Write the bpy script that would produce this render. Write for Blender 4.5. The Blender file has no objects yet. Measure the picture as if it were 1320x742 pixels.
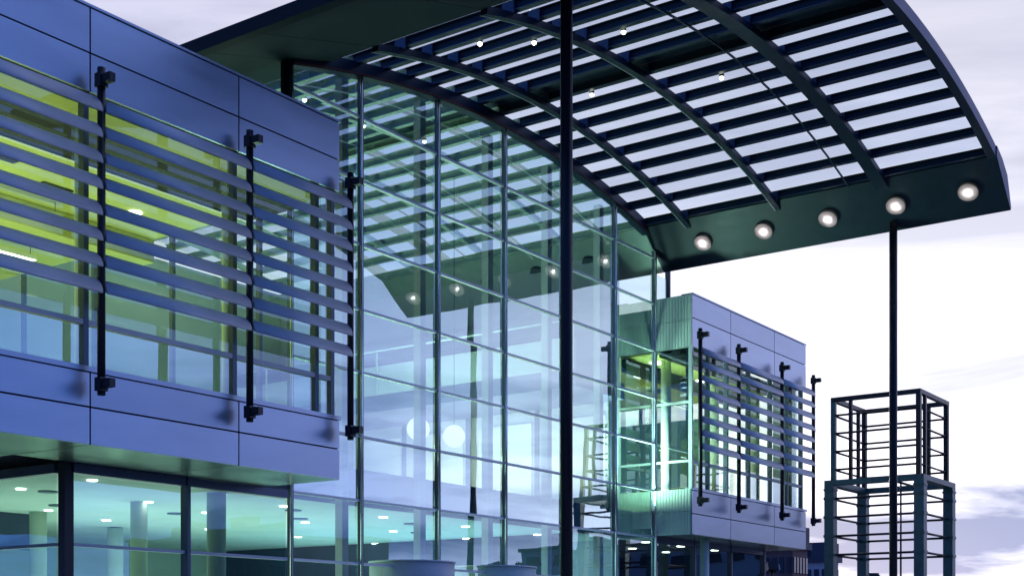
import bpy, bmesh, math, random
from mathutils import Vector
random.seed(7)
R = math.radians
S = bpy.context.scene
COL = S.collection
E = 1.6                                     # eye height; ground is z = 0

# ------------------------------------------------------------------ camera
cam = bpy.data.cameras.new('camera')
cam.sensor_width = 36; cam.lens = 46.45; cam.shift_y = 0.340
cam.clip_start = 0.1; cam.clip_end = 6000
co = bpy.data.objects.new('camera', cam); COL.objects.link(co)
co.location = (0, 0, E); co.rotation_euler = (R(90), 0, R(-54.74))
S.camera = co

# ------------------------------------------------------------------ exposure
S.view_settings.view_transform = 'Standard'; S.view_settings.look = 'None'
S.view_settings.exposure = 0.0; S.view_settings.gamma = 1.0
S.cycles.max_bounces = 10; S.cycles.transparent_max_bounces = 24
S.cycles.glossy_bounces = 6; S.cycles.diffuse_bounces = 3
S.cycles.sample_clamp_indirect = 6.0
S.cycles.caustics_reflective = False; S.cycles.caustics_refractive = False
S.cycles.use_denoising = True

# ------------------------------------------------------------------ world: dusk sky
SUN_AZ, SUN_EL = R(27), R(7)                # azimuth from +X towards +Y
SD = Vector((math.cos(SUN_AZ)*math.cos(SUN_EL), math.sin(SUN_AZ)*math.cos(SUN_EL), math.sin(SUN_EL)))
W = bpy.data.worlds.new('World'); S.world = W; W.use_nodes = True
nt = W.node_tree; N = nt.nodes; L = nt.links; N.clear()
def nd(t, **k):
    n = N.new(t)
    for a, b in k.items(): setattr(n, a, b)
    return n
out = nd('ShaderNodeOutputWorld'); bg = nd('ShaderNodeBackground'); bg.inputs[1].default_value = 0.1
tc = nd('ShaderNodeTexCoord')
nrm = nd('ShaderNodeVectorMath', operation='NORMALIZE'); L.new(tc.outputs['Generated'], nrm.inputs[0])
dot = nd('ShaderNodeVectorMath', operation='DOT_PRODUCT'); L.new(nrm.outputs[0], dot.inputs[0]); dot.inputs[1].default_value = SD
mr = nd('ShaderNodeMapRange'); mr.inputs[1].default_value = -1; mr.inputs[2].default_value = 1; L.new(dot.outputs['Value'], mr.inputs[0])
ramp = nd('ShaderNodeValToRGB'); cr = ramp.color_ramp
SKY = [(0.0, (.022, .065, .24)), (.30, (.04, .115, .42)), (.47, (.072, .19, .60)), (.57, (.15, .28, .76)),
       (.66, (.34, .42, .86)), (.76, (.64, .67, .95)), (.87, (.66, .66, .90)), (.95, (.71, .71, .90)), (1.0, (.85, .85, .93))]
while len(cr.elements) < len(SKY): cr.elements.new(.5)
for e, (p, c) in zip(cr.elements, SKY): e.position = p; e.color = (*c, 1)
L.new(mr.outputs[0], ramp.inputs[0])
# clouds: soft sheets overhead, long streaks low down
st = nd('ShaderNodeVectorMath', operation='MULTIPLY'); st.inputs[1].default_value = (2.1, 2.1, 13.0); L.new(nrm.outputs[0], st.inputs[0])
n1 = nd('ShaderNodeTexNoise'); n1.inputs['Scale'].default_value = 1.35; n1.inputs['Detail'].default_value = 6; n1.inputs['Roughness'].default_value = .60
n1.inputs['Distortion'].default_value = .5
CLOUD_OFF = (71.3, 24.7, 39.9)
of = nd('ShaderNodeVectorMath', operation='ADD'); of.inputs[1].default_value = CLOUD_OFF; L.new(st.outputs[0], of.inputs[0])
L.new(of.outputs[0], n1.inputs['Vector'])
r1 = nd('ShaderNodeValToRGB'); r1.color_ramp.elements[0].position = .41; r1.color_ramp.elements[1].position = .61; L.new(n1.outputs['Fac'], r1.inputs[0])
mulc = nd('ShaderNodeMix', data_type='RGBA', blend_type='MULTIPLY'); mulc.inputs['B'].default_value = (.19, .24, .37, 1)
sx = nd('ShaderNodeSeparateXYZ'); L.new(nrm.outputs[0], sx.inputs[0])
lo = nd('ShaderNodeMapRange'); lo.inputs[1].default_value = .10; lo.inputs[2].default_value = .24; lo.inputs[3].default_value = 1.0; lo.inputs[4].default_value = .34
L.new(sx.outputs[2], lo.inputs[0])
mf = nd('ShaderNodeMath', operation='MULTIPLY'); L.new(r1.outputs[0], mf.inputs[0]); L.new(lo.outputs[0], mf.inputs[1])
L.new(mf.outputs[0], mulc.inputs['Factor'])
# the whole horizon is brighter than the zenith
hz = nd('ShaderNodeMapRange'); hz.inputs[1].default_value = 0; hz.inputs[2].default_value = .42; hz.inputs[3].default_value = 1; hz.inputs[4].default_value = 0
L.new(sx.outputs[2], hz.inputs[0])
hq = nd('ShaderNodeMath', operation='POWER'); hq.inputs[1].default_value = 1.6; L.new(hz.outputs[0], hq.inputs[0])
hm = nd('ShaderNodeMath', operation='MULTIPLY_ADD'); hm.inputs[1].default_value = 1.5; hm.inputs[2].default_value = 1.0; L.new(hq.outputs[0], hm.inputs[0])
hs = nd('ShaderNodeVectorMath', operation='SCALE'); L.new(ramp.outputs[0], hs.inputs[0]); L.new(hm.outputs[0], hs.inputs['Scale'])
L.new(hs.outputs[0], mulc.inputs['A'])
sc10 = nd('ShaderNodeVectorMath', operation='SCALE'); sc10.inputs['Scale'].default_value = 10.0; L.new(mulc.outputs['Result'], sc10.inputs[0])
sky = nd('ShaderNodeTexSky'); sky.sky_type = 'NISHITA'; sky.sun_disc = False
sky.sun_elevation = SUN_EL; sky.sun_rotation = R(90) - SUN_AZ
nsc = nd('ShaderNodeVectorMath', operation='SCALE'); nsc.inputs['Scale'].default_value = 0.05; L.new(sky.outputs[0], nsc.inputs[0])
add = nd('ShaderNodeVectorMath', operation='ADD'); L.new(sc10.outputs[0], add.inputs[0]); L.new(nsc.outputs[0], add.inputs[1])
L.new(add.outputs[0], bg.inputs[0]); L.new(bg.outputs[0], out.inputs[0])

# ------------------------------------------------------------------ sun (low, behind thin cloud)
sl = bpy.data.lights.new('sun', 'SUN'); sl.energy = 0.7; sl.angle = R(12); sl.color = (1, .93, .92)
so = bpy.data.objects.new('sun', sl); COL.objects.link(so); so.location = (60, 30, 40)
so.rotation_euler = (-SD).to_track_quat('-Z', 'Y').to_euler()

def area(x, y, z, sxx, syy, power, col, down=False):
    l = bpy.data.lights.new('unseen_room_lamp', 'AREA'); l.shape = 'RECTANGLE'; l.size = sxx; l.size_y = syy
    l.energy = power; l.color = col
    o = bpy.data.objects.new('unseen_room_lamp', l); COL.objects.link(o); o.location = (x, y, z)
    o.rotation_euler = (0 if down else R(180), 0, 0); return o
YG = (.86, 1.0, .42); GR = (.66, 1.0, .78); WW = (1.0, .93, .72); TL = (.45, .90, 1.0)
# unseen lamps for the fluorescent light of the rooms (it photographs green)
area(7.5, 16.4, 4.62, 12, 1.6, 230, YG); area(7.5, 20.0, 4.62, 12, 4, 130, YG)               # left upper office, unseen uplights added below the sill to brighten the ceiling
area(30.0, 17.2, 4.62, 5, 3.2, 120, YG)              # right upper office
area(15.5, 19.5, .9, 8, 6, 290, GR)                  # ground floor hall
area(23.0, 19.5, .9, 6, 6, 250, TL)
area(20.5, 18.6, 4.62, 8, 4, 650, (.64, 1.0, .82))   # atrium gallery level, uplighting the vault
area(25.4, 19.5, 5.0, 1.6, 6, 120, WW)
wl = area(25.45, 15.75, 4.65, .7, .5, 210, (.66, 1.0, .84)); wl.data.spread = R(95)   # unseen lamp added to brighten the right block's end wall
wl.rotation_euler = Vector((1.25, -1.25, 1.7)).to_track_quat('-Z', 'Y').to_euler()               # under the gallery

# ------------------------------------------------------------------ materials
def mat(name, col, rough=.5, metal=0., var=.08, vscale=3., bump=0., bscale=8., spec=.5, stretch=None):
    m = bpy.data.materials.new(name); m.use_nodes = True
    t = m.node_tree; b = t.nodes['Principled BSDF']
    b.inputs['Roughness'].default_value = rough; b.inputs['Metallic'].default_value = metal
    b.inputs['Specular IOR Level'].default_value = spec
    tc = t.nodes.new('ShaderNodeTexCoord'); oi = t.nodes.new('ShaderNodeObjectInfo')
    vm = t.nodes.new('ShaderNodeVectorMath'); vm.operation = 'ADD'
    rnd = t.nodes.new('ShaderNodeMath'); rnd.operation = 'MULTIPLY'; rnd.inputs[1].default_value = 40
    t.links.new(oi.outputs['Random'], rnd.inputs[0])
    mp = t.nodes.new('ShaderNodeMapping')
    if stretch: mp.inputs['Scale'].default_value = stretch
    t.links.new(tc.outputs['Object'], mp.inputs[0])
    t.links.new(mp.outputs[0], vm.inputs[0]); t.links.new(rnd.outputs[0], vm.inputs[1])
    n = t.nodes.new('ShaderNodeTexNoise'); n.inputs['Scale'].default_value = vscale; n.inputs['Detail'].default_value = 5
    t.links.new(vm.outputs[0], n.inputs['Vector'])
    mr = t.nodes.new('ShaderNodeMapRange'); mr.inputs[1].default_value = .3; mr.inputs[2].default_value = .7
    mr.inputs[3].default_value = 1-var; mr.inputs[4].default_value = 1+var
    t.links.new(n.outputs['Fac'], mr.inputs[0])
    # each piece a little lighter or darker than the next
    r2 = t.nodes.new('ShaderNodeMapRange'); r2.inputs[3].default_value = 1-var*.6; r2.inputs[4].default_value = 1+var*.6
    t.links.new(oi.outputs['Random'], r2.inputs[0])
    mm = t.nodes.new('ShaderNodeMath'); mm.operation = 'MULTIPLY'; t.links.new(mr.outputs[0], mm.inputs[0]); t.links.new(r2.outputs[0], mm.inputs[1])
    v = t.nodes.new('ShaderNodeVectorMath'); v.operation = 'SCALE'; v.inputs[0].default_value = col
    t.links.new(mm.outputs[0], v.inputs['Scale']); t.links.new(v.outputs[0], b.inputs['Base Color'])
    rr = t.nodes.new('ShaderNodeMapRange'); rr.inputs[3].default_value = max(.02, rough-.08); rr.inputs[4].default_value = min(1, rough+.08)
    t.links.new(n.outputs['Fac'], rr.inputs[0]); t.links.new(rr.outputs[0], b.inputs['Roughness'])
    if bump:
        n2 = t.nodes.new('ShaderNodeTexNoise'); n2.inputs['Scale'].default_value = bscale; n2.inputs['Detail'].default_value = 2
        t.links.new(vm.outputs[0], n2.inputs['Vector'])
        bp = t.nodes.new('ShaderNodeBump'); bp.inputs['Strength'].default_value = bump; bp.inputs['Distance'].default_value = .03
        t.links.new(n2.outputs['Fac'], bp.inputs['Height']); t.links.new(bp.outputs[0], b.inputs['Normal'])
    return m
def glass(name, refl, tr, rf, wobble=.05):
    m = bpy.data.materials.new(name); m.use_nodes = True
    t = m.node_tree; t.nodes.clear()
    o = t.nodes.new('ShaderNodeOutputMaterial'); mx = t.nodes.new('ShaderNodeMixShader')
    a = t.nodes.new('ShaderNodeBsdfTransparent'); a.inputs[0].default_value = (*tr, 1)
    g = t.nodes.new('ShaderNodeBsdfGlossy'); g.inputs['Color'].default_value = (*rf, 1); g.inputs['Roughness'].default_value = 0.0
    f = t.nodes.new('ShaderNodeLayerWeight'); f.inputs[0].default_value = .5
    pw = t.nodes.new('ShaderNodeMath'); pw.operation = 'POWER'; pw.inputs[1].default_value = 5; t.links.new(f.outputs['Facing'], pw.inputs[0])
    mr = t.nodes.new('ShaderNodeMapRange'); mr.inputs[3].default_value = refl; mr.inputs[4].default_value = max(refl, .6)
    t.links.new(pw.outputs[0], mr.inputs[0]); t.links.new(mr.outputs[0], mx.inputs[0])
    if wobble:
        tc = t.nodes.new('ShaderNodeTexCoord'); n = t.nodes.new('ShaderNodeTexNoise'); n.inputs['Scale'].default_value = .9; n.inputs['Detail'].default_value = 1
        t.links.new(tc.outputs['Object'], n.inputs['Vector'])
        bp = t.nodes.new('ShaderNodeBump'); bp.inputs['Strength'].default_value = wobble; bp.inputs['Distance'].default_value = .05
        t.links.new(n.outputs['Fac'], bp.inputs['Height']); t.links.new(bp.outputs[0], g.inputs['Normal'])
    t.links.new(a.outputs[0], mx.inputs[1]); t.links.new(g.outputs[0], mx.inputs[2]); t.links.new(mx.outputs[0], o.inputs[0])
    return m
def emit(name, col, s):
    m = bpy.data.materials.new(name); m.use_nodes = True
    t = m.node_tree; t.nodes.clear()
    o = t.nodes.new('ShaderNodeOutputMaterial'); e = t.nodes.new('ShaderNodeEmission')
    e.inputs[0].default_value = (*col, 1); e.inputs[1].default_value = s; t.links.new(e.outputs[0], o.inputs[0])
    return m
def frosted(name):
    m = bpy.data.materials.new(name); m.use_nodes = True
    t = m.node_tree; t.nodes.clear()
    o = t.nodes.new('ShaderNodeOutputMaterial'); mx = t.nodes.new('ShaderNodeMixShader'); mx.inputs[0].default_value = .08
    a = t.nodes.new('ShaderNodeBsdfTranslucent'); a.inputs[0].default_value = (.42, .41, .42, 1)
    b = t.nodes.new('ShaderNodeBsdfTransparent'); b.inputs[0].default_value = (.9, .92, .95, 1)
    t.links.new(a.outputs[0], mx.inputs[1]); t.links.new(b.outputs[0], mx.inputs[2]); t.links.new(mx.outputs[0], o.inputs[0]); return m
M = dict(
    panel=mat('blue_silver_aluminium', (.46, .54, .68), .33, .70, .10, 1.1, .09, 1.0, .5, (.6, 1, 2.2)),
    blade=mat('anodised_blade', (.58, .62, .69), .48, .15, .08, 2),
    back=mat('black_backing', (.012, .014, .02), .8),
    dark=mat('navy_steel_paint', (.010, .030, .052), .45, 0, .15, 4, .03, 20, .4),
    rim=mat('rim_paint', (.15, .18, .32), .5, .1, .1, 2),
    intp=mat('green_lit_pale_steel', (.50, .62, .57), .45, 0, .1, 3),  # pale steel with the hall's green lamplight put into the colour
    slab=mat('slab_edge_render', (.17, .18, .29), .6, 0, .06, 2),
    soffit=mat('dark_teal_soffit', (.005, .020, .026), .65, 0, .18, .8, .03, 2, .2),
    black=mat('black_steel_paint', (.010, .011, .018), .38, 0, .1, 5),
    mull=mat('bright_aluminium', (.84, .87, .88), .35, .15, .05, 3),
    polish=mat('polished_aluminium', (.90, .92, .93), .16, 1.0, .03, 3),
    mulld=mat('grey_gasket_aluminium', (.10, .13, .20), .4, .4, .08, 3),
    white=mat('white_paint', (.80, .81, .82), .5, 0, .04, 2),
    lav=mat('pale_plaster', (.62, .62, .70), .6, 0, .05, 1),
    ceil=mat('white_ceiling', (.62, .70, .66), .7, 0, .05, 1.5),
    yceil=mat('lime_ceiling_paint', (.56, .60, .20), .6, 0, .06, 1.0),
    soff=mat('green_white_soffit', (.50, .60, .50), .22, .6, .12, 1.2, .05, 2),
    corr=mat('pale_green_ribbed_sheet', (.70, .82, .74), .45, 0, .05, 2),
    floor=mat('stone_floor', (.28, .28, .27), .35, 0, .10, 2),
    dwall=mat('dark_blue_wall', (.035, .055, .10), .5, 0, .2, 1),
    gwall=mat('green_white_wall', (.50, .58, .48), .6, 0, .06, 1),
    teal=mat('teal_steel_paint', (.055, .15, .16), .4, 0, .15, 4, .03, 12),
    rust=mat('red_oxide_paint', (.16, .03, .025), .5, 0, .2, 6),
    asphalt=mat('asphalt', (.05, .05, .055), .85, 0, .2, 1.5, .2, 60),
    paving=mat('paving', (.45, .45, .46), .7, 0, .15, 1.0, .1, 30),
    kerb=mat('kerb_stone', (.30, .30, .30), .7, 0, .1, 3),
    leaf=mat('leaves', (.035, .06, .03), .7, 0, .4, .3),
    bark=mat('bark', (.07, .05, .04), .8, 0, .3, 5),
    tealw=mat('added_partition_teal', (.10, .20, .21), .5, 0, .12, 2),
    farw=mat('far_render', (.72, .72, .78), .7, 0, .08, .3),
    farr=mat('far_roof', (.08, .09, .13), .6, 0, .1, .3),
    farg=mat('far_window', (.03, .04, .07), .15, 0, .1, 1),
    fari=mat('far_brick', (.30, .16, .15), .8, 0, .15, .6),
    g_atr=glass('atrium_glass', .52, (.72, .92, .86), (.82, .99, .97)),
    g_win=glass('office_glass', .42, (.80, .95, .86), (.84, .97, .98)),
    g_winu=glass('upper_office_glass', .15, (.86, .97, .86), (.84, .97, .98)),
    g_gnd=glass('ground_glass', .24, (.80, .96, .92), (.76, .92, 1.0)),
    g_clear=glass('clear_edge', .0, (.95, .98, .97), (.9, .95, .95), 0),
    g_roof=glass('roof_glass', .04, (.80, .86, .99), (.85, .88, .95), 0),
    lamp=emit('lamp_white', (1.0, .95, .92), 70), frost=frosted('frosted_lens'),
    down=emit('downlight_white', (.92, 1.0, .90), 6),
    globe=emit('globe_white', (1.0, .98, .88), 1.5),
    spark=emit('spot_white', (.95, 1.0, .85), 8),
)

# ------------------------------------------------------------------ builders
def empty(name, label, cat, loc=(0, 0, 0), group=None):
    o = bpy.data.objects.new(name, None); o.empty_display_size = .3; COL.objects.link(o)
    o.location = loc; o['label'] = label; o['category'] = cat
    if group: o['group'] = group
    return o
def wloc(o):
    v = Vector((0, 0, 0))
    while o: v += o.location; o = o.parent
    return v
def link(name, me, loc, parent, kind=None):
    o = bpy.data.objects.new(name, me); COL.objects.link(o)
    if parent: o.parent = parent; o.location = Vector(loc) - wloc(parent)
    else: o.location = loc
    if kind: o['kind'] = kind
    return o
CACHE = {}
def boxmesh(dx, dy, dz, m, m2=None, front=None):
    k = (round(dx, 4), round(dy, 4), round(dz, 4), m, m2, front)
    if k in CACHE: return CACHE[k]
    x, y, z = dx/2, dy/2, dz/2
    v = [(-x, -y, -z), (x, -y, -z), (x, y, -z), (-x, y, -z), (-x, -y, z), (x, -y, z), (x, y, z), (-x, y, z)]
    f = [(0, 3, 2, 1), (4, 5, 6, 7), (0, 1, 5, 4), (2, 3, 7, 6), (1, 2, 6, 5), (3, 0, 4, 7)]
    me = bpy.data.meshes.new('box_shape'); me.from_pydata(v, [], f); me.materials.append(M[m])
    if m2:
        me.materials.append(M[m2])
        for i, p in enumerate(me.polygons): p.material_index = 0 if i == front else 1
    me.update(); CACHE[k] = me
    return me
def box(name, x0, x1, y0, y1, z0, z1, m, parent, kind=None):
    return link(name, boxmesh(x1-x0, y1-y0, z1-z0, m), ((x0+x1)/2, (y0+y1)/2, (z0+z1)/2), parent, kind)
def pane_y(x0, x1, y, z0, z1, m, parent, name='pane', jig=.0030):     # glass in a front plane; outer face towards -Y
    o = link(name, boxmesh(x1-x0, .024, z1-z0, m, 'g_clear', 2), ((x0+x1)/2, y, (z0+z1)/2), parent)
    o.rotation_euler = (random.uniform(-jig, jig), 0, random.uniform(-jig, jig)); return o
def pane_x(x, y0, y1, z0, z1, m, parent, face=5, name='pane', jig=.0030):
    o = link(name, boxmesh(.024, y1-y0, z1-z0, m, 'g_clear', face), (x, (y0+y1)/2, (z0+z1)/2), parent)
    o.rotation_euler = (0, random.uniform(-jig, jig), random.uniform(-jig, jig)); return o
def poly(name, verts, faces, mats, idx, loc, parent, kind=None, smooth=False):
    me = bpy.data.meshes.new(name+'_shape'); me.from_pydata(verts, [], faces)
    for q in mats: me.materials.append(M[q])
    for i, p in enumerate(me.polygons):
        p.material_index = idx[i] if idx else 0; p.use_smooth = smooth
    bm = bmesh.new(); bm.from_mesh(me); bmesh.ops.recalc_face_normals(bm, faces=bm.faces); bm.to_mesh(me); bm.free()
    return link(name, me, loc, parent, kind)
def prism_y(name, prof, y0, y1, mats, idx, parent, kind=None):        # (x, z) outline swept along Y
    n = len(prof); cx = sum(p[0] for p in prof)/n; cz = sum(p[1] for p in prof)/n; cy = (y0+y1)/2
    v = [(p[0]-cx, y0-cy, p[1]-cz) for p in prof]+[(p[0]-cx, y1-cy, p[1]-cz) for p in prof]
    f = [(i, (i+1) % n, n+(i+1) % n, n+i) for i in range(n)]+[tuple(range(n)), tuple(range(2*n-1, n-1, -1))]
    return poly(name, v, f, mats, idx, (cx, cy, cz), parent, kind)
def tube(name, a, b, r, m, parent, seg=12, cap=True, r2=None):
    a = Vector(a); b = Vector(b); d = b-a; k = ('tube', round(d.length, 4), r, r2, m, seg)
    if k not in CACHE:
        bm = bmesh.new()
        bmesh.ops.create_cone(bm, cap_ends=cap, segments=seg, radius1=r, radius2=r if r2 is None else r2, depth=d.length)
        me = bpy.data.meshes.new('tube_shape'); bm.to_mesh(me); bm.free(); me.materials.append(M[m])
        for p in me.polygons: p.use_smooth = len(p.vertices) == 4
        CACHE[k] = me
    o = link(name, CACHE[k], (a+b)/2, parent); o.rotation_euler = d.to_track_quat('Z', 'Y').to_euler(); return o
def ball(name, c, r, m, parent, sq=1.0):
    k = ('ball', r, m, sq)
    if k not in CACHE:
        bm = bmesh.new(); bmesh.ops.create_uvsphere(bm, u_segments=16, v_segments=8, radius=r)
        bmesh.ops.scale(bm, vec=(1, 1, sq), verts=bm.verts)
        me = bpy.data.meshes.new('ball_shape'); bm.to_mesh(me); bm.free(); me.materials.append(M[m])
        for p in me.polygons: p.use_smooth = True
        CACHE[k] = me
    return link(name, CACHE[k], c, parent)
def disc(name, c, r, h, m, parent): return tube(name, (c[0], c[1], c[2]-h), c, r, m, parent, 14)

# ================================================================== ground
def sheet(name, x0, x1, y0, y1, z, m):
    o = poly(name, [(x0, y0, 0), (x1, y0, 0), (x1, y1, 0), (x0, y1, 0)], [(0, 1, 2, 3)], [m], None, (0, 0, z), None, 'structure')
    return o
sheet('ground', -2500, 3500, -3000, 3000, -.02, 'asphalt')
box('forecourt', -30, 60, 3.0, 13.0, -.30, .12, 'paving', None, 'structure')
box('kerb', -30, 60, 2.85, 2.998, -.30, .125, 'kerb', None, 'structure')

# ================================================================== office blocks
def sun_screen(label, xs, xl, yf, zb, zt, n, z0, dz, cat='sun screen', xr=None):
    """posts at xs on brackets off the face yf; blades between them"""
    t = empty('sun_screen', label, cat, (xs[0], yf, zb), 'louvred sun screens in front of the upper windows')
    yp = yf-.21
    for x in xs:
        p = tube('post', (x, yp, zb), (x, yp, zt), .048, 'black', t, 14)
        for zz in (zb+.13, zt-.15):
            b = box('bracket', x-.042, x+.042, yp+.035, yf-.002, zz-.05, zz+.05, 'black', p)
            box('clamp', x-.056, x+.056, yp-.058, yp+.055, zz-.08, zz+.08, 'black', p)
    ends = ([xl] if xl is not None else [])+list(xs)
    for i in range(len(ends)-1):
        a, b = ends[i], ends[i+1]
        for k in range(n):
            blade(a+.03, b-.03, yp-.015, z0+k*dz, t)
    return t
def blade(x0, x1, y, z, parent):
    key = ('blade', round(x1-x0, 3))
    if key not in CACHE:
        prof = []
        c, th, tilt = .215, .05, R(60)
        for i in range(14):
            a = 2*math.pi*i/14
            u, w = math.cos(a)*c/2, math.sin(a)*th/2*(1.25 if math.sin(a) > 0 else .75)
            # leading edge low and out, trailing edge high and in
            prof.append((u*math.cos(tilt)-w*math.sin(tilt)*-1*-1, u*math.sin(tilt)+w*math.cos(tilt)))
        h = (x1-x0)/2; n = 14
        v = [(-h, p[0], p[1]) for p in prof]+[(h, p[0], p[1]) for p in prof]
        f = [(i, (i+1) % n, n+(i+1) % n, n+i) for i in range(n)]+[tuple(range(n)), tuple(range(2*n-1, n-1, -1))]
        me = bpy.data.meshes.new('blade_shape'); me.from_pydata(v, [], f); me.materials.append(M['blade'])
        for p in me.polygons: p.use_smooth = len(p.vertices) == 4
        bm = bmesh.new(); bm.from_mesh(me); bmesh.ops.recalc_face_normals(bm, faces=bm.faces); bm.to_mesh(me); bm.free()
        CACHE[key] = me
    o = link('louvre_blade', CACHE[key], ((x0+x1)/2, y, z), parent)
    o.rotation_euler = (R(random.uniform(-2.2, 2.2)), R(random.uniform(-.12, .12)), 0); return o

G = .011
def cladding(parent, xs, yf, rows):
    for i in range(len(xs)-1):
        for z0, z1 in rows:
            box('cladding_panel', xs[i]+G, xs[i+1]-G, yf, yf+.035, z0+G, z1-G, 'panel', parent)

def ceiling_grid(ceil, xs, ys, z, r=.11, dark=None):
    for x in xs:
        for y in ys:
            disc('downlight', (x+random.uniform(-.05, .05), y, z-.001), r, .02, 'down', ceil)
    for x, y in dark or []:
        disc('air_vent', (x, y, z-.001), .15, .02, 'mulld', ceil)

# ---- left block
YL, YG0 = 13.28, 14.9                       # upper face; glass line of the ground floor and atrium
ZB, ZSILL, ZHEAD, ZT = 3.90, 4.80, 8.12, 9.14
LX = [-2.0, .46, 2.85, 5.24, 7.63, 10.02, 12.41, 14.40]
LB = empty('office_block', 'blue metal clad upper office block at the left, jutting out over the glazed ground floor', 'building', (6, 20, 0),
           'clad office blocks either side of the glass hall')
cladding(LB, LX, YL, [(ZB, 4.35), (4.35, ZSILL-.03), (ZHEAD, 8.59), (8.59, ZT)])
box('parapet_wall', -2, 14.388, YL+.037, YL+.25, ZHEAD+.01, ZT-.03, 'back', LB)
box('spandrel_wall', -2, 14.388, YL+.037, YL+.25, ZB+.01, ZSILL-.035, 'back', LB)
box('parapet_cap', -2, 14.41, YL-.02, YL+.28, ZT, ZT+.03, 'panel', LB)
box('window_sill', -2, 14.39, YL-.03, YL+.2, ZSILL-.03, ZSILL+.03, 'panel', LB)
box('roof', -2, 14.39, YL+.26, 27, ZT-.5, ZT-.2, 'back', LB)
box('floor_slab', -2, 14.38, YL+.26, 27, 4.1, 4.5, 'lav', LB)
# soffit of the overhang, in panels
for i in range(len(LX)-1):
    box('soffit_panel', LX[i]+G, LX[i+1]-G, YL+.002, YG0-.09, ZB-.0, ZB+.035, 'soff', LB)
for i in range(len(LX)-1):                 # soffit running back beside the ground floor's end wall
    if LX[i] < 10:
        for k in range(4): box('soffit_panel', LX[i]+G, min(LX[i+1], 10.80)-G, YG0-.08+k*3+G, YG0-.08+k*3+3-G, ZB, ZB+.035, 'soff', LB)
# side walls of the upper floor (facing the hall): glazed
for z0, z1 in ((ZB, 4.35), (4.35, ZSILL-.03), (ZHEAD, 8.59), (8.59, ZT)):
    box('cladding_panel', 14.36, 14.395, YL+.04, YG0-.1, z0+G, z1-G, 'panel', LB)
yw = YL+.13
def window_strip(B, xs, y, z0, z1, zt):
    for i in range(len(xs)-1):
        pane_y(xs[i]+.03, xs[i+1]-.03, y, z0+.03, zt-.03, 'g_win', B, 'window_pane')
        pane_y(xs[i]+.03, xs[i+1]-.03, y, zt+.03, z1-.02, 'g_winu', B, 'window_pane')
        box('transom', xs[i]+.036, xs[i+1]-.036, y-.05, y+.05, zt-.032, zt+.032, 'blade', B)
    for x in xs: box('mullion', x-.036, x+.036, y-.055, y+.055, z0, z1, 'mulld', B)
WX = [-1.96, .46, 2.85, 5.24, 7.63, 10.02, 12.41, 14.0, 14.33]
window_strip(LB, WX, yw, ZSILL+.03, ZHEAD, 5.38)
for y in (14.9, 16.9, 18.9, 20.9): box('mullion', 14.31, 14.38, y-.035, y+.035, ZSILL, ZHEAD, 'mulld', LB)
pane_x(14.35, yw+.08, 14.86, ZSILL, ZHEAD, 'g_clear', LB, 4, 'window_pane')
for y in (14.94, 16.94, 18.94): pane_x(14.35, y, y+1.92, ZSILL, ZHEAD, 'g_clear', LB, 4, 'window_pane')
# upper room
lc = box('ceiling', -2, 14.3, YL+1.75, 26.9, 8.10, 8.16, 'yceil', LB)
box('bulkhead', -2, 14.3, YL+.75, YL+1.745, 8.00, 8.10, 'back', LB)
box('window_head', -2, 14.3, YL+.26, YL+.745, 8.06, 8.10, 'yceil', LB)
box('ceiling_beam', -2, 14.3, 17.3, 17.6, 7.72, 8.09, 'yceil', LB)
box('ceiling_beam', -2, 14.3, 15.05, 15.12, 7.98, 8.09, 'white', LB)
box('back_wall', -2, 14.3, 26.6, 26.9, 4.5, 8.1, 'gwall', LB)
for x, y in ((8.2, 16), (10.6, 15.8), (11.8, 16.6), (9.4, 18.5), (12.9, 18.2)):
    box('air_vent', x-.25, x+.25, y-.25, y+.25, 8.075, 8.097, 'black', lc)
for x, y in ((9.0, 19.5), (11.2, 19.8), (13.2, 16.4), (12.2, 21), (10.2, 22), (13.4, 22)):
    disc('downlight', (x, y, 8.098), .10, .02, 'down', lc)
for x, y in ((9.6, 17.0), (11.4, 17.9), (13.6, 18.6), (12.4, 19.3), (13.0, 23.5), (10.9, 24.2)): disc('downlight', (x, y, 8.098), .08, .02, 'down', lc)
for x in (3.3, 5.7, 8.1, 10.47, 12.92): tube('column', (x, 14.05, 4.51), (x, 14.05, 8.01), .085, 'corr', LB, 16)
for x in (5.7, 9.2, 12.6): tube('column', (x, 20.0, 4.51), (x, 20.0, 8.09), .16, 'corr', LB, 16)
for x, y in ((9.7, 17.0), (11.7, 17.0), (10.6, 19.2), (12.8, 19.2), (12.0, 21.6)):   # slim ceiling lamps
    q = box('linear_lamp', x-.6, x+.6, y-.05, y+.05, 7.86, 7.93, 'white', LB)
    box('diffuser', x-.58, x+.58, y-.04, y+.04, 7.85, 7.859, 'down', q)
    for e in (-.5, .5): tube('hanger', (x+e, y, 7.93), (x+e, y, 8.10), .006, 'black', q, 6)
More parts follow.
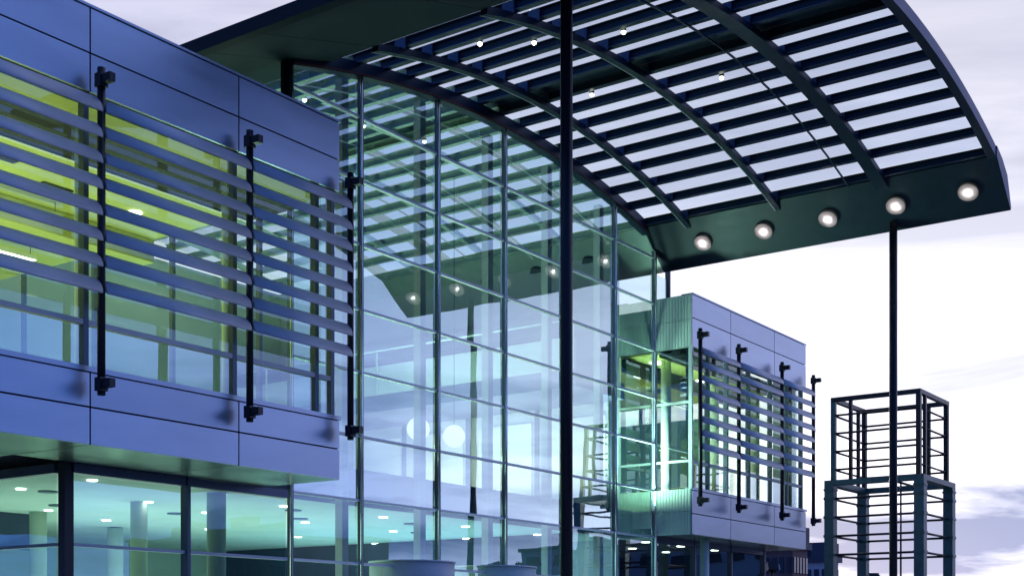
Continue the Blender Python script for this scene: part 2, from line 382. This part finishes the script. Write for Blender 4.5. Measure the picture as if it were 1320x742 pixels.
# ground floor beneath it
GX = [10.86, 12.88, 14.94]
gz = [.16, 1.75, 2.82, ZB-.13]
for i in range(2):
    for k in range(3):
        pane_y(GX[i]+.04, GX[i+1]-.04, YG0, gz[k]+.02, gz[k+1]-.02, 'g_gnd', LB, 'window_pane')
    for z in gz[1:3]: box('transom', GX[i]+.04, GX[i+1]-.04, YG0-.05, YG0+.05, z-.022, z+.022, 'blade', LB)
    box('head_rail', GX[i]+.04, GX[i+1]-.04, YG0-.07, YG0+.07, ZB-.13, ZB-.005, 'mulld', LB)
box('corner_post', 10.79, 10.93, YG0-.07, YG0+.07, .12, ZB-.004, 'black', LB)
box('mullion', 12.85, 12.91, YG0-.09, YG0+.06, .12, ZB-.004, 'mulld', LB)
for i, y in enumerate((15.0, 16.9, 18.9, 20.9, 22.9)):
    if i:
        box('mullion', 10.82, 10.9, y-.06, y+.06, .12, ZB-.004, 'blade', LB)
    for k in range(3): pane_x(10.86, y+.08, y+1.85, gz[k]+.02, gz[k+1]-.02, 'g_gnd', LB, 5, 'window_pane')
    box('transom', 10.82, 10.9, y+.07, y+1.83, 2.80, 2.844, 'blade', LB)
    box('head_rail', 10.8, 10.92, y+.07, y+1.83, ZB-.13, ZB-.005, 'mulld', LB)
for x, y, r in ((14.2, 15.7, .15), (14.4, 17.8, .14), (14.5, 20.7, .15), (17.6, 22.5, .16)):
    tube('column', (x, y, .02), (x, y, 3.84), r, 'gwall', LB, 18)
gc = box('ground_ceiling', 10.95, 14.93, YG0+.08, 27, 3.84, 3.88, 'ceil', LB)
ceiling_grid(gc, (12.0, 14.4), (15.8, 17.6, 20.2, 22.6), 3.84, .075, [(12.5, 17.6), (13.9, 19.3)])
box('dropped_beam', 10.95, 14.93, 21.2, 21.5, 3.2, 3.83, 'dwall', LB)

# ---- right block
YR, XR0, XR1 = 13.90, 26.70, 33.20
RT, RS, RH = 9.33, 4.94, 8.14
RX = [26.70, 28.68, 31.18, 33.20]
RB = empty('office_block', 'smaller clad office block right of the glass hall with a pale green end wall', 'building', (30, 20, 0),
           'clad office blocks either side of the glass hall')
cladding(RB, RX, YR, [(3.91, 4.38), (4.38, RS-.03), (RH, 8.80), (8.80, RT)])
box('parapet_wall', 26.75, 33.18, YR+.037, YR+.25, RH+.01, RT-.03, 'back', RB)
box('spandrel_wall', 26.75, 33.18, YR+.037, YR+.25, 3.92, RS-.035, 'back', RB)
box('parapet_cap', 26.72, 33.2, YR-.02, YR+.28, RT, RT+.03, 'panel', RB)
box('window_sill', 26.72, 33.2, YR-.03, YR+.2, RS-.03, RS+.03, 'panel', RB)
box('roof', 26.75, 33.19, YR+.26, 24, RT-.5, RT-.2, 'back', RB)
box('floor_slab', 26.75, 33.19, YR+.26, 24, 4.1, 4.5, 'lav', RB)
box('far_wall', 33.10, 33.19, YR+.26, YR+.9, 4.0, 9.2, 'panel', RB)
for i in range(3): box('soffit_panel', RX[i]+G, RX[i+1]-G, YR+.002, YG0+3, 3.91, 3.945, 'soff', RB)
# pale ribbed end wall facing the camera
def ribbed(x, y0, y1, z0, z1, parent, pitch=.075):
    n = int((y1-y0)/pitch); v = []; f = []
    for i in range(n*4+1):
        y = y0+(y1-y0)*i/(n*4); dx = -.007 if (i % 4) in (1, 2) else 0
        v += [(x+dx, y, z0), (x+dx, y, z1)]
    for i in range(n*4): f.append((2*i, 2*i+1, 2*i+3, 2*i+2))
    b = len(v); v += [(x+.05, y0, z0), (x+.05, y0, z1), (x+.05, y1, z0), (x+.05, y1, z1)]; f.append((b, b+1, b+3, b+2))
    return poly('ribbed_sheet', v, f, ['corr'], None, (0, 0, 0), parent)
for z0, z1 in ((3.91, 4.43), (4.44, RS), (RH, 8.76), (8.77, RT)):
    ribbed(XR0, YR+.03, YG0-.05, z0, z1, RB)
box('corner_trim', XR0-.03, XR0+.01, YR-.004, YR+.028, 8.15, RT, 'white', RB)
pane_x(XR0+.03, YR+.09, YG0-.08, RS+.04, 5.55, 'g_win', RB, 5, 'window_pane')
pane_x(XR0+.03, YR+.09, YG0-.08, 5.60, 6.88, 'g_win', RB, 5, 'window_pane')
pane_x(XR0+.03, YR+.09, YG0-.08, 6.93, RH-.01, 'g_win', RB, 5, 'window_pane')
for z in (5.575, 6.905): box('transom', XR0, XR0+.05, YR+.09, YG0-.08, z-.025, z+.025, 'mull', RB)
box('corner_mullion', XR0-.01, XR0+.06, YR+.0, YR+.085, RS, RH, 'mull', RB)
box('mullion', XR0-.01, XR0+.06, YG0-.075, YG0-.035, RS, RH, 'mull', RB)
RWX = [26.78, 27.7, 28.68, 29.9, 31.18, 32.2, 33.14]
window_strip(RB, RWX, YR+.13, RS+.03, RH, 5.58)
# the far half is open glass: sky shows through it
for i, y in enumerate((14.3, 16.6, 18.9)):
    pane_x(33.15, y+.06, y+2.2, RS, RH, 'g_clear', RB, 4, 'window_pane'); box('mullion', 33.1, 33.18, y-.04, y+.04, RS, RH, 'mulld', RB)
rc = box('ceiling', 26.8, 33.1, YR+.9, 23.9, 8.10, 8.14, 'yceil', RB)
box('bulkhead', 26.8, 33.1, YR+.26, YR+.895, 8.02, 8.10, 'back', RB)
box('ceiling_beam', 26.8, 33.1, 15.6, 15.8, 7.8, 8.09, 'back', RB)
for x, y in ((27.6, 15.3), (28.8, 16.4), (27.5, 17.2), (30.2, 15.4), (31.6, 16.4)): box('ceiling_light', x-.14, x+.14, y-.14, y+.14, 8.07, 8.098, 'down', rc)
for x, y in ((28.2, 16.0), (30.8, 17)): box('air_vent', x-.22, x+.22, y-.22, y+.22, 8.075, 8.097, 'black', rc)
box('added_partition', 30.0, 30.12, 15.2, 20, 4.51, 7.1, 'tealw', RB)  # added to block the bright sky behind the end window
for x in (27.5, 30.0, 32.4): tube('column', (x, 15.0, 4.51), (x, 15.0, 8.09), .12, 'corr', RB, 16)
# ground floor under the right block
for i, (a, b) in enumerate(((26.78, 28.7), (28.7, 30.7), (30.7, 32.7))):
    for k in range(3): pane_y(a+.04, b-.04, YG0+.02, gz[k]+.02, gz[k+1]-.02, 'g_gnd', RB, 'window_pane')
    box('transom', a+.04, b-.04, YG0-.03, YG0+.07, 2.80, 2.844, 'blade', RB)
    box('head_rail', a+.04, b-.04, YG0-.04, YG0+.08, ZB-.13, 3.905, 'mulld', RB)
    box('mullion', b-.035, b+.035, YG0-.06, YG0+.08, .12, 3.905, 'mulld', RB)
tube('column', (28.2, 14.35, .12), (28.2, 14.35, 3.905), .11, 'corr', RB, 16)
box('back_wall', 27, 33, 20.8, 21, .02, 3.9, 'dwall', RB)
box('end_wall', 32.78, 32.9, YG0+.1, 20.79, .02, 3.9, 'dwall', RB)
rgc = box('ground_ceiling', 26.8, 32.7, YG0+.1, 20.8, 3.86, 3.90, 'ceil', RB)
ceiling_grid(rgc, (27.6, 29.4, 31.2), (15.6, 17.0, 18.6), 3.86, .10)

sun_screen('row of blue louvre blades on black posts before the wide left upper windows', [10.02, 12.41, 14.40], 7.63, YL, 4.47, 8.36, 8, 5.76, .307)
sun_screen('compact louvre screen on four black posts before the right block windows', RX, None, YR, 4.53, 8.52, 8, 5.88, .308)

# ================================================================== glass hall (atrium)
AC, AR, AZ = 21.0, 22.8, 9.89+E             # centre, radius and crown of the vault
def arc(x): return AZ-(AR-math.sqrt(AR*AR-(x-AC)**2))
AT = empty('glass_hall', 'tall glass entrance hall with white mullions between the two clad blocks', 'building', (21, 21, 0))
MX = [14.97, 16.62, 18.70, 20.78, 22.86, 24.92, 26.70]
ZR = [.16, 1.75, 2.82, 3.88, 4.95, 6.03, 7.08, 8.17, 9.24, 10.30]
for i in range(len(MX)-1):
    a, b = MX[i]+.045, MX[i+1]-.03
    for k in range(len(ZR)):
        z0 = ZR[k]+.02; top = ZR[k+1]-.02 if k+1 < len(ZR) else None
        if top is None:
            za, zb = arc(max(a, 15.8))-.03, arc(b)-.03
            # top panes follow the vault
            me = [(a, 0, z0), (b, 0, z0), (b, 0, zb), (a, 0, za)]
            v = [(p[0], YG0-.012, p[2]) for p in me]+[(p[0], YG0+.012, p[2]) for p in me]
            poly('pane', v, [(0, 1, 2, 3), (7, 6, 5, 4), (0, 4, 5, 1), (1, 5, 6, 2), (2, 6, 7, 3), (3, 7, 4, 0)],
                 ['g_atr', 'g_clear'], [0, 1, 1, 1, 1, 1], (0, 0, 0), AT)
        else:
            if i == 0 and z0 > 4 and top < 9.0: pass
            pane_y(a, b, YG0, z0, top, 'g_gnd' if k < 3 else 'g_atr', AT)
    for k in range(1, len(ZR)):
        z = ZR[k]; box('transom', a-.01, b+.01, YG0-.045, YG0+.03, z-.02, z+.02, 'mull', AT)
for x in MX:
    zt = min(arc(min(max(x, 15.8), 26.2))-.02, 11.5)
    tube('mullion', (x, YG0-.067, .12), (x, YG0-.067, zt), .024, 'polish', AT, 12)
    box('mullion_core', x+.022, x+.042, YG0-.075, YG0+.05, .12, zt, 'mulld', AT)
# last narrow bay running on behind the right block
for z0, z1 in ((9.4, 9.95),): pane_y(26.75, 27.38, YG0, z0, z1, 'g_atr', AT)
box('end_post', 27.38, 27.43, YG0-.06, YG0+.06, 9.2, 10.2, 'mulld', AT)
# steel columns just behind the glass
for x in MX[1:-1]: box('column', x-.08, x+.075, YG0+.30, YG0+.46, .02, min(arc(min(x, 26.2)), 11.4)-.05, 'white', AT)
# clerestory over the left block's roof
for i in range(6):
    y = YG0+i*2
    box('mullion', 14.93, 15.02, y+.05, y+.13, ZT-.2, 10.75, 'dark', AT)
    pane_x(14.97, y+.15, y+2.03, ZT-.1, 10.72, 'g_win', AT, 5)
# floors
box('floor', 10.9, 33, YG0+.1, 27, -.02, .02, 'floor', AT)
hc = box('ceiling', 14.95, 26.6, YG0+.55, 27, 3.86, 3.90, 'ceil', AT)
box('floor_slab', 14.95, 26.6, YG0+.50, 27, 3.905, 4.50, 'slab', AT)
ceiling_grid(hc, (16.4, 19.0, 21.6, 24.2), (16.4, 18.4, 21.2), 3.86, .085,
             [(17.0, 16.8), (18.3, 17.9), (20.4, 16.9), (22.2, 18.2), (16.2, 19)])
box('side_wall', 26.62, 26.70, YG0+.9, 27, .02, 10.8, 'lav', AT)
box('back_wall', 10.9, 26.6, 26.8, 27, .02, 11.2, 'gwall', AT)
box('dropped_beam', 24.2, 24.5, YG0+.8, 26.7, 2.95, 3.85, 'dwall', AT)
# side gallery with parapet and rails
box('gallery_slab', 24.5, 26.6, YG0+.7, 26.7, 7.10, 7.48, 'slab', AT)
for i in range(6):
    y = YG0+.72+i*1.9; box('parapet_panel', 24.5, 24.54, y, y+1.88, 7.5, 8.2, 'white', AT)
tube('handrail', (24.46, YG0+.7, 8.57), (24.46, 26.7, 8.57), .03, 'mull', AT)
for i in range(7):
    y = YG0+.74+i*1.9; box('baluster', 24.44, 24.47, y-.02, y+.02, 7.5, 8.55, 'mull', AT)
box('gallery_window_band', 26.57, 26.615, YG0+.9, 26.5, 8.9, 9.3, 'white', AT)
for i in range(5):
    y = YG0+1.2+i*2.1; box('wall_panel', 26.56, 26.618, y, y+1.6, 4.9, 6.8, 'white', AT)

for i in range(6):                          # framing of the side wall
    y = YG0+1.05+i*2.1
    box('wall_mullion', 26.545, 26.617, y-.05, y+.05, 4.55, 7.08, 'mulld', AT); box('wall_mullion', 26.545, 26.617, y-.04, y+.04, 7.5, 8.88, 'blade', AT)
box('wall_rail', 26.555, 26.62, YG0+.92, 26.5, 8.80, 8.88, 'blade', AT); box('wall_rail', 26.56, 26.62, YG0+.92, 26.5, 9.42, 9.50, 'blade', AT)
# ================================================================== entrance canopy
CN = empty('entrance_canopy', 'wide vaulted steel and glass entrance canopy lit along its far edge beam', 'canopy', (20.5, 9.4, 0))
X0, X1, YF, YB = 15.80, 26.20, 7.10, 27.0
NB = 15; BW = (X1-X0)/NB
RIBS = [9.40, 11.68, 13.82]
INR = [17.0, 19.2, 21.4, 23.6, 25.8]
edges = [YF+.16]+RIBS+[YG0]+INR+[YB]
def arcp(x): return 9.89+.12+E-(19.5-math.sqrt(19.5**2-(x-20.9)**2))   # the canopy's own, rounder line
def Ibeam(x):
    a = .055; z = arcp(x)+.02; h = .16; t = .016; w = .012
    return [(x-a, z), (x+a, z), (x+a, z+t), (x+w, z+t), (x+w, z+h-t), (x+a, z+h-t), (x+a, z+h), (x-a, z+h), (x-a, z+h-t), (x-w, z+h-t), (x-w, z+t), (x-a, z+t)]
for i in range(NB+1):
    x = X0+i*BW
    prism_y('purlin', Ibeam(x), YF+.17, YG0-.002, ['dark', 'mulld'], [0]*11+[1, 0, 0], CN)  # near lower flange edge in lighter metal: lamplight put into the colour
    prism_y('purlin', Ibeam(x), YG0+.002, YB, ['intp'], None, CN)
for x in [X0+i*BW for i in range(NB+1)]:      # bolted cleats where purlins sit on the ribs
    for y in RIBS:
        box('cleat', x-.085, x-.06, y-.11, y+.11, arcp(x)-.03, arcp(x)+.15, 'mulld', CN)
SOLID = {6}
for i in range(NB):
    xa, xb = X0+i*BW+.004, X0+(i+1)*BW-.004
    za, zb = arcp(xa)+.186, arcp(xb)+.186
    for j in range(len(edges)-1):
        prof = [(xa, za), (xb, zb), (xb, zb+.02), (xa, za+.02)]
        if i in SOLID: prism_y('roof_panel', prof, edges[j]+.003, edges[j+1]-.003, ['dark'], None, CN)
        else: prism_y('roof_pane', prof, edges[j]+.003, edges[j+1]-.003, ['g_clear', 'g_roof'], [0, 0, 1, 0, 0, 0], CN)
def curved(name, xa, xb, ya, yb, dz0, dz1, mats, idxf, parent, n=26, fn=None):
    fn = fn or arcp
    v = []; f = []; ix = []
    for i in range(n+1):
        x = xa+(xb-xa)*i/n; z = fn(x)
        v += [(x, ya, z+dz0), (x, ya, z+dz1), (x, yb, z+dz1), (x, yb, z+dz0)]
    for i in range(n):
        a, b = 4*i, 4*i+4
        for k in range(4):
            f.append((a+k, a+(k+1) % 4, b+(k+1) % 4, b+k)); ix.append(idxf[k])
    f += [(0, 1, 2, 3), (4*n+3, 4*n+2, 4*n+1, 4*n)]; ix += [0, 0]
    return poly(name, v, f, mats, ix, (0, 0, 0), parent)
curved('front_beam', 13.6, 26.6, YF, YF+.16, -.01, .20, ['dark', 'rim'], [1, 1, 0, 0], CN)
curved('rib', X0, X1+.2, RIBS[0]-.13, RIBS[0]+.13, -.10, .015, ['dark'], [0]*4, CN)
for y in RIBS[1:]: curved('rib', X0, X1+.2, y-.06, y+.06, -.10, .015, ['dark'], [0]*4, CN)
for y in RIBS[1:]: curved('rib_flange', X0, X1+.2, y+.062, y+.075, -.10, -.08, ['mull'], [0]*4, CN)
for y in INR: curved('rib', X0, X1+.2, y-.06, y+.06, -.10, .015, ['intp'], [0]*4, CN)
curved('tie_rod', X0, X1, 10.02, 10.05, -.05, -.02, ['dark'], [0]*4, CN)
curved('glazing_head', 15.0, 26.75, YG0-.10, YG0+.10, -.10, .13, ['dark'], [0]*4, CN, 26, arc)
curved('head_trim', 15.0, 26.75, YG0-.115, YG0-.102, -.085, -.06, ['rust'], [0]*4, CN, 26, arc)
# far edge beam with its row of lamps
TIPZ = 8.48+E; INZ = 9.27+E
FP = [(26.22, INZ), (27.22, TIPZ), (27.26, TIPZ+.06), (26.98, INZ-.16), (26.62, INZ+.06), (26.24, INZ+.20)]
FB = prism_y('edge_beam', FP, YF-.02, YG0-.002, ['dark', 'rim'], [0, 1, 1, 1, 0, 0, 1, 0], CN)
prism_y('edge_beam', FP, YG0+.002, YB, ['intp'], None, CN)     # inside the hall, green lamplight is put into its paler colour
nx, nz = -(INZ-TIPZ), -1.0
ln = math.hypot(nx, nz); nx /= ln; nz /= ln
def lens_mesh():                             # shallow dome of frosted glass in front of the bulb
    if 'lens' in CACHE: return CACHE['lens']
    v = [(0, 0, .0)]; f = []; n = 28; rs = (.04, .08, .12, .16, .20)
    for q, r in enumerate(rs):
        z = -.012*(r/.20)**2
        v += [(r*math.cos(2*math.pi*k/n), r*math.sin(2*math.pi*k/n), z) for k in range(n)]
    for k in range(n): f.append((0, 1+k, 1+(k+1) % n))
    for q in range(4):
        for k in range(n): a = 1+q*n; f.append((a+k, a+n+k, a+n+(k+1) % n, a+(k+1) % n))
    me = bpy.data.meshes.new('lens_shape'); me.from_pydata(v, [], f); me.materials.append(M['frost'])
    for p in me.polygons: p.use_smooth = True
    CACHE['lens'] = me; return me
for y in [13.62, 12.15, 10.68, 9.22, 7.76]+[15.1, 16.6, 18.1, 19.6]:
    cx, cz = 26.72+nx*.012, (INZ+TIPZ)/2+nz*.012
    if y == 15.1: continue
    d = Vector((nx, 0, nz)); c = Vector((cx, y, cz))
    ring = tube('lamp_housing', c-d*.02, c+d*.010, .205, 'back', FB, 28)
    ball('bulb', c+d*.040, .030, 'lamp', FB)
    o = link('lamp_lens', lens_mesh(), c+d*.082, FB); o.rotation_euler = d.to_track_quat('Z', 'Y').to_euler()
# near edge: wide dark soffit
for j in range(len(edges)-1):
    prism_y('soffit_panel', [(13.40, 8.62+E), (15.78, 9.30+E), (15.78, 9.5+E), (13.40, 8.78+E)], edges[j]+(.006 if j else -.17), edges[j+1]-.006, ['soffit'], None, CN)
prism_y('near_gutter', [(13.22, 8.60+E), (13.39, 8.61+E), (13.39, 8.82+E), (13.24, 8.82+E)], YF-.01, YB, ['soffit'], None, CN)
# little spot lamps on the purlins
for i, y in ((3, 12.3), (5, 12.5), (7, 12.9), (2, 12.9), (4, 11.0), (8, 10.6)):
    x = X0+i*BW+.15; z = arcp(x)-.0
    tube('spot_lamp', (x, y, z+.01), (x, y, z+.12), .045, 'dark', CN, 10); ball('spot_bulb', (x, y, z), .04, 'spark', CN)
# two slender columns
for x, y, zt in ((14.53, 9.40, 8.93+E), (27.05, 9.40, TIPZ+.12)):
    c = tube('column', (x, y, .12), (x, y, zt), .082, 'black', CN, 20)
    tube('column_base', (x, y, .12), (x, y, .17), .2, 'black', c, 20)

# ================================================================== steel towers
def tower(x0, y0, label):
    w = 2.8; t = empty('steel_tower', label, 'tower', (x0+w/2, y0+w/2, 0), 'open steel frame towers on the forecourt')
    z1, z2 = 4.83+E, 7.40+E
    cs = [(x0, y0), (x0+w, y0), (x0+w, y0+w), (x0, y0+w)]
    ins = .07
    ci = [(x0+ins, y0+ins), (x0+w-ins, y0+ins), (x0+w-ins, y0+w-ins), (x0+ins, y0+w-ins)]
    for x, y in cs:
        box('post', x-.15, x+.15, y-.15, y+.15, 0, z1-.16, 'teal', t)
    for i in range(4):
        a, b = cs[i], cs[(i+1) % 4]
        xa, xb = sorted((a[0], b[0])); ya, yb = sorted((a[1], b[1]))
        e = .15
        if xa == xb: box('platform_beam', xa-.15, xa+.15, ya+e+.002, yb-e-.002, z1-.158, z1, 'teal', t)
        else: box('platform_beam', xa-e, xb+e, ya-.15, ya+.15, z1-.158, z1, 'teal', t)
        a, b = ci[i], ci[(i+1) % 4]
        xa, xb = sorted((a[0], b[0])); ya, yb = sorted((a[1], b[1]))
        if xa == xb: box('top_beam', xa-.07, xa+.07, ya+.072, yb-.072, z2-.13, z2, 'black', t)
        else: box('top_beam', xa-.07, xb+.07, ya-.07, ya+.07, z2-.13, z2, 'black', t)
        for k in range(4):
            zz = z2-.55-k*.56
            tube('rung', (a[0], a[1], zz), (b[0], b[1], zz), .034, 'black', t, 8)
        c, d = cs[i], cs[(i+1) % 4]
        for k in range(4):
            zz = z1-.56-k*.58
            tube('rung', (c[0], c[1], zz), (d[0], d[1], zz), .036, 'black', t, 8)
    for x, y in ci:                           # paired angles at each upper corner
        box('post', x-.07, x+.07, y-.07, y+.07, z1+.002, z2-.132, 'teal' if (x, y) == ci[3] else 'black', t)
        sx_ = .45 if x < x0+w/2 else -.45
    for x, y in cs:                           # base plates and gussets
        box('base_plate', x-.26, x+.26, y-.26, y+.26, -.02, .03, 'teal', t)
        for k in range(5): box('clip', x-.17, x+.17, y-.17, y+.17, z1-.60-k*.58 if k < 4 else z1-.32, z1-.52-k*.58 if k < 4 else z1-.26, 'teal', t)
    for x, y in ((x0+ins, y0+w-.62), (x0+w-ins, y0+.62), (x0+.62, y0+ins), (x0+w-.62, y0+w-ins)):
        box('post', x-.05, x+.05, y-.05, y+.05, z1+.002, z2-.132, 'black', t)
    return t
tower(39.2, 12.8, 'open two tier steel frame tower standing at the far right of the forecourt')
tower(39.2, 5.0, 'second steel frame tower, seen only mirrored in the glass hall')
hr = empty('hanging_lamp', 'thin rod with a reddish weight hanging inside the far right steel tower', 'lamp', (40.1, 13.7, 2.4))
tube('rod', (40.1, 13.7, 3.4), (40.1, 13.7, 4.83+E-.02), .03, 'black', hr, 8)
tube('weight', (40.1, 13.7, 2.4), (40.1, 13.7, 3.4), .05, 'rust', hr, 12, True, .12)
tube('crossbar', (39.36, 13.7, 4.83+E-.10), (41.84, 13.7, 4.83+E-.10), .04, 'black', hr, 8)

# ================================================================== smaller things
for (x, lab) in ((21.0, 'round white globe lamp glowing in the glass hall, the left of the pair'), (22.2, 'round white globe lamp glowing in the glass hall, the right of the pair')):
    p = empty('pendant_lamp', lab, 'lamp', (x, 17.2, 5.9), 'pair of globe lamps in the glass hall')
    ball('globe', (x, 17.2, 5.85), .24, 'globe', p); tube('flex', (x, 17.2, 6.1), (x, 17.2, arc(x)-.1), .008, 'black', p, 6)
def drum(x, y, r, zt, label, m):
    d = empty('revolving_door', label, 'door', (x, y, .12), 'drum shaped entrance doors')
    tube('drum_top', (x, y, zt-.5), (x, y, zt), r, m, d, 48)
    tube('cap_rim', (x, y, zt+.002), (x, y, zt+.03), r+.02, 'mull', d, 48)
    for a in range(0, 360, 45):
        xx, yy = x+math.cos(R(a))*(r-.05), y+math.sin(R(a))*(r-.05)
        tube('drum_post', (xx, yy, .12), (xx, yy, zt-.502), .03, 'mull', d, 8)
    for a in (20, 110): 
        q = box('door_leaf', x-r+.1, x+r-.1, y-.02, y+.02, .14, zt-.51, 'g_clear', d); q.rotation_euler = (0, 0, R(a))
drum(18.2, 15.05, .76, 2.90, 'pale drum of the revolving entrance door below the first bays of the glass hall', 'white')
drum(20.9, 15.25, .86, 2.93, 'pale green drum of the entrance door beside the dark canopy column', 'corr')

def flood(x, y, z, label):
    f = empty('floodlight', label, 'light', (x, y, 0), 'floodlights on poles')
    tube('pole', (x, y, -.0), (x, y, z-.1), .035, 'black', f, 10)
    h = box('head', x-.16, x+.16, y-.10, y+.10, z-.1, z+.12, 'black', f); h.rotation_euler = (R(-20), 0, R(-40))
    g = box('lens', x-.13, x+.13, y-.115, y-.102, z-.07, z+.09, 'white', f); g.rotation_euler = (R(-20), 0, R(-40))
flood(34.6, 15.5, 3.55, 'small floodlight on a pole beyond the end of the right block')
flood(37.4, 13.6, 3.30, 'small floodlight on a pole below the far right steel tower')

# far building and its neighbours behind the right block
def far(x, y, w, d, h, label, wall, nwin, rows, roofbits=True, rot=0):
    b = empty('far_building', label, 'building', (x, y, 0), 'low buildings in the distance')
    box('wall', x, x+d, y, y+w, 0, h, wall, b)
    box('roof', x-.3, x+d+.3, y-.3, y+w+.3, h+.002, h+.5, 'farr', b)
    for i in range(nwin):
        for k in range(rows):
            yy = y+w*(i+.5)/nwin; zz = h*(k+.55)/rows
            box('window', x-.08, x-.002, yy-w/nwin*.3, yy+w/nwin*.3, zz-h/rows*.22, zz+h/rows*.22, 'farg', b)
            xx = x+d*(i+.5)/nwin
            box('window', xx-d/nwin*.3, xx+d/nwin*.3, y-.08, y-.002, zz-h/rows*.22, zz+h/rows*.22, 'farg', b)
    if roofbits:
        for q in (.2, .55): box('roof_plant', x+2, x+5, y+w*q, y+w*q+2.4, h+.5, h+2, 'farr', b)
far(118, 47.2, 4.6, 2.5, 8.6, 'pale low building seen in the distance between right block and steel tower', 'farw', 6, 3)
far(100, 43, 3.2, 3, 8.7, 'dark low building partly hidden behind the end of the right block', 'fari', 5, 3)
far(150, -75, 40, 20, 13, 'long pale building across the road, mirrored in the glass hall', 'farw', 9, 4)
far(120, -120, 30, 20, 15, 'dark blue building across the road, mirrored in the left windows', 'dwall', 7, 4)

# far off treeline (a mass; only mirrored in the glass)
v = []; f = []
for k in range(20000):
    a = R(random.uniform(-75, -8)); rad = random.uniform(170, 190)
    hh = (14 if a > R(-28) else 4.5)+1.6*math.sin(a*17)+1.2*math.sin(a*57+1)
    z = random.random()**.7*hh
    c = Vector((math.cos(a)*rad, math.sin(a)*rad, z)); s = random.uniform(.45, 1.1)
    d1 = Vector((random.gauss(0, 1), random.gauss(0, 1), random.gauss(0, 1))).normalized()*s
    d2 = Vector((random.gauss(0, 1), random.gauss(0, 1), random.gauss(0, 1))).normalized()*s
    b = len(v); v += [c-d1, c+d2, c+d1, c-d2]; f.append((b, b+1, b+2, b+3))
me = bpy.data.meshes.new('treeline_shape'); me.from_pydata(v, [], f); me.materials.append(M['leaf'])
tl = link('treeline', me, (0, 0, 0), None, 'stuff')
tl['label'] = 'dark far off treeline mirrored low in the glass'; tl['category'] = 'trees'
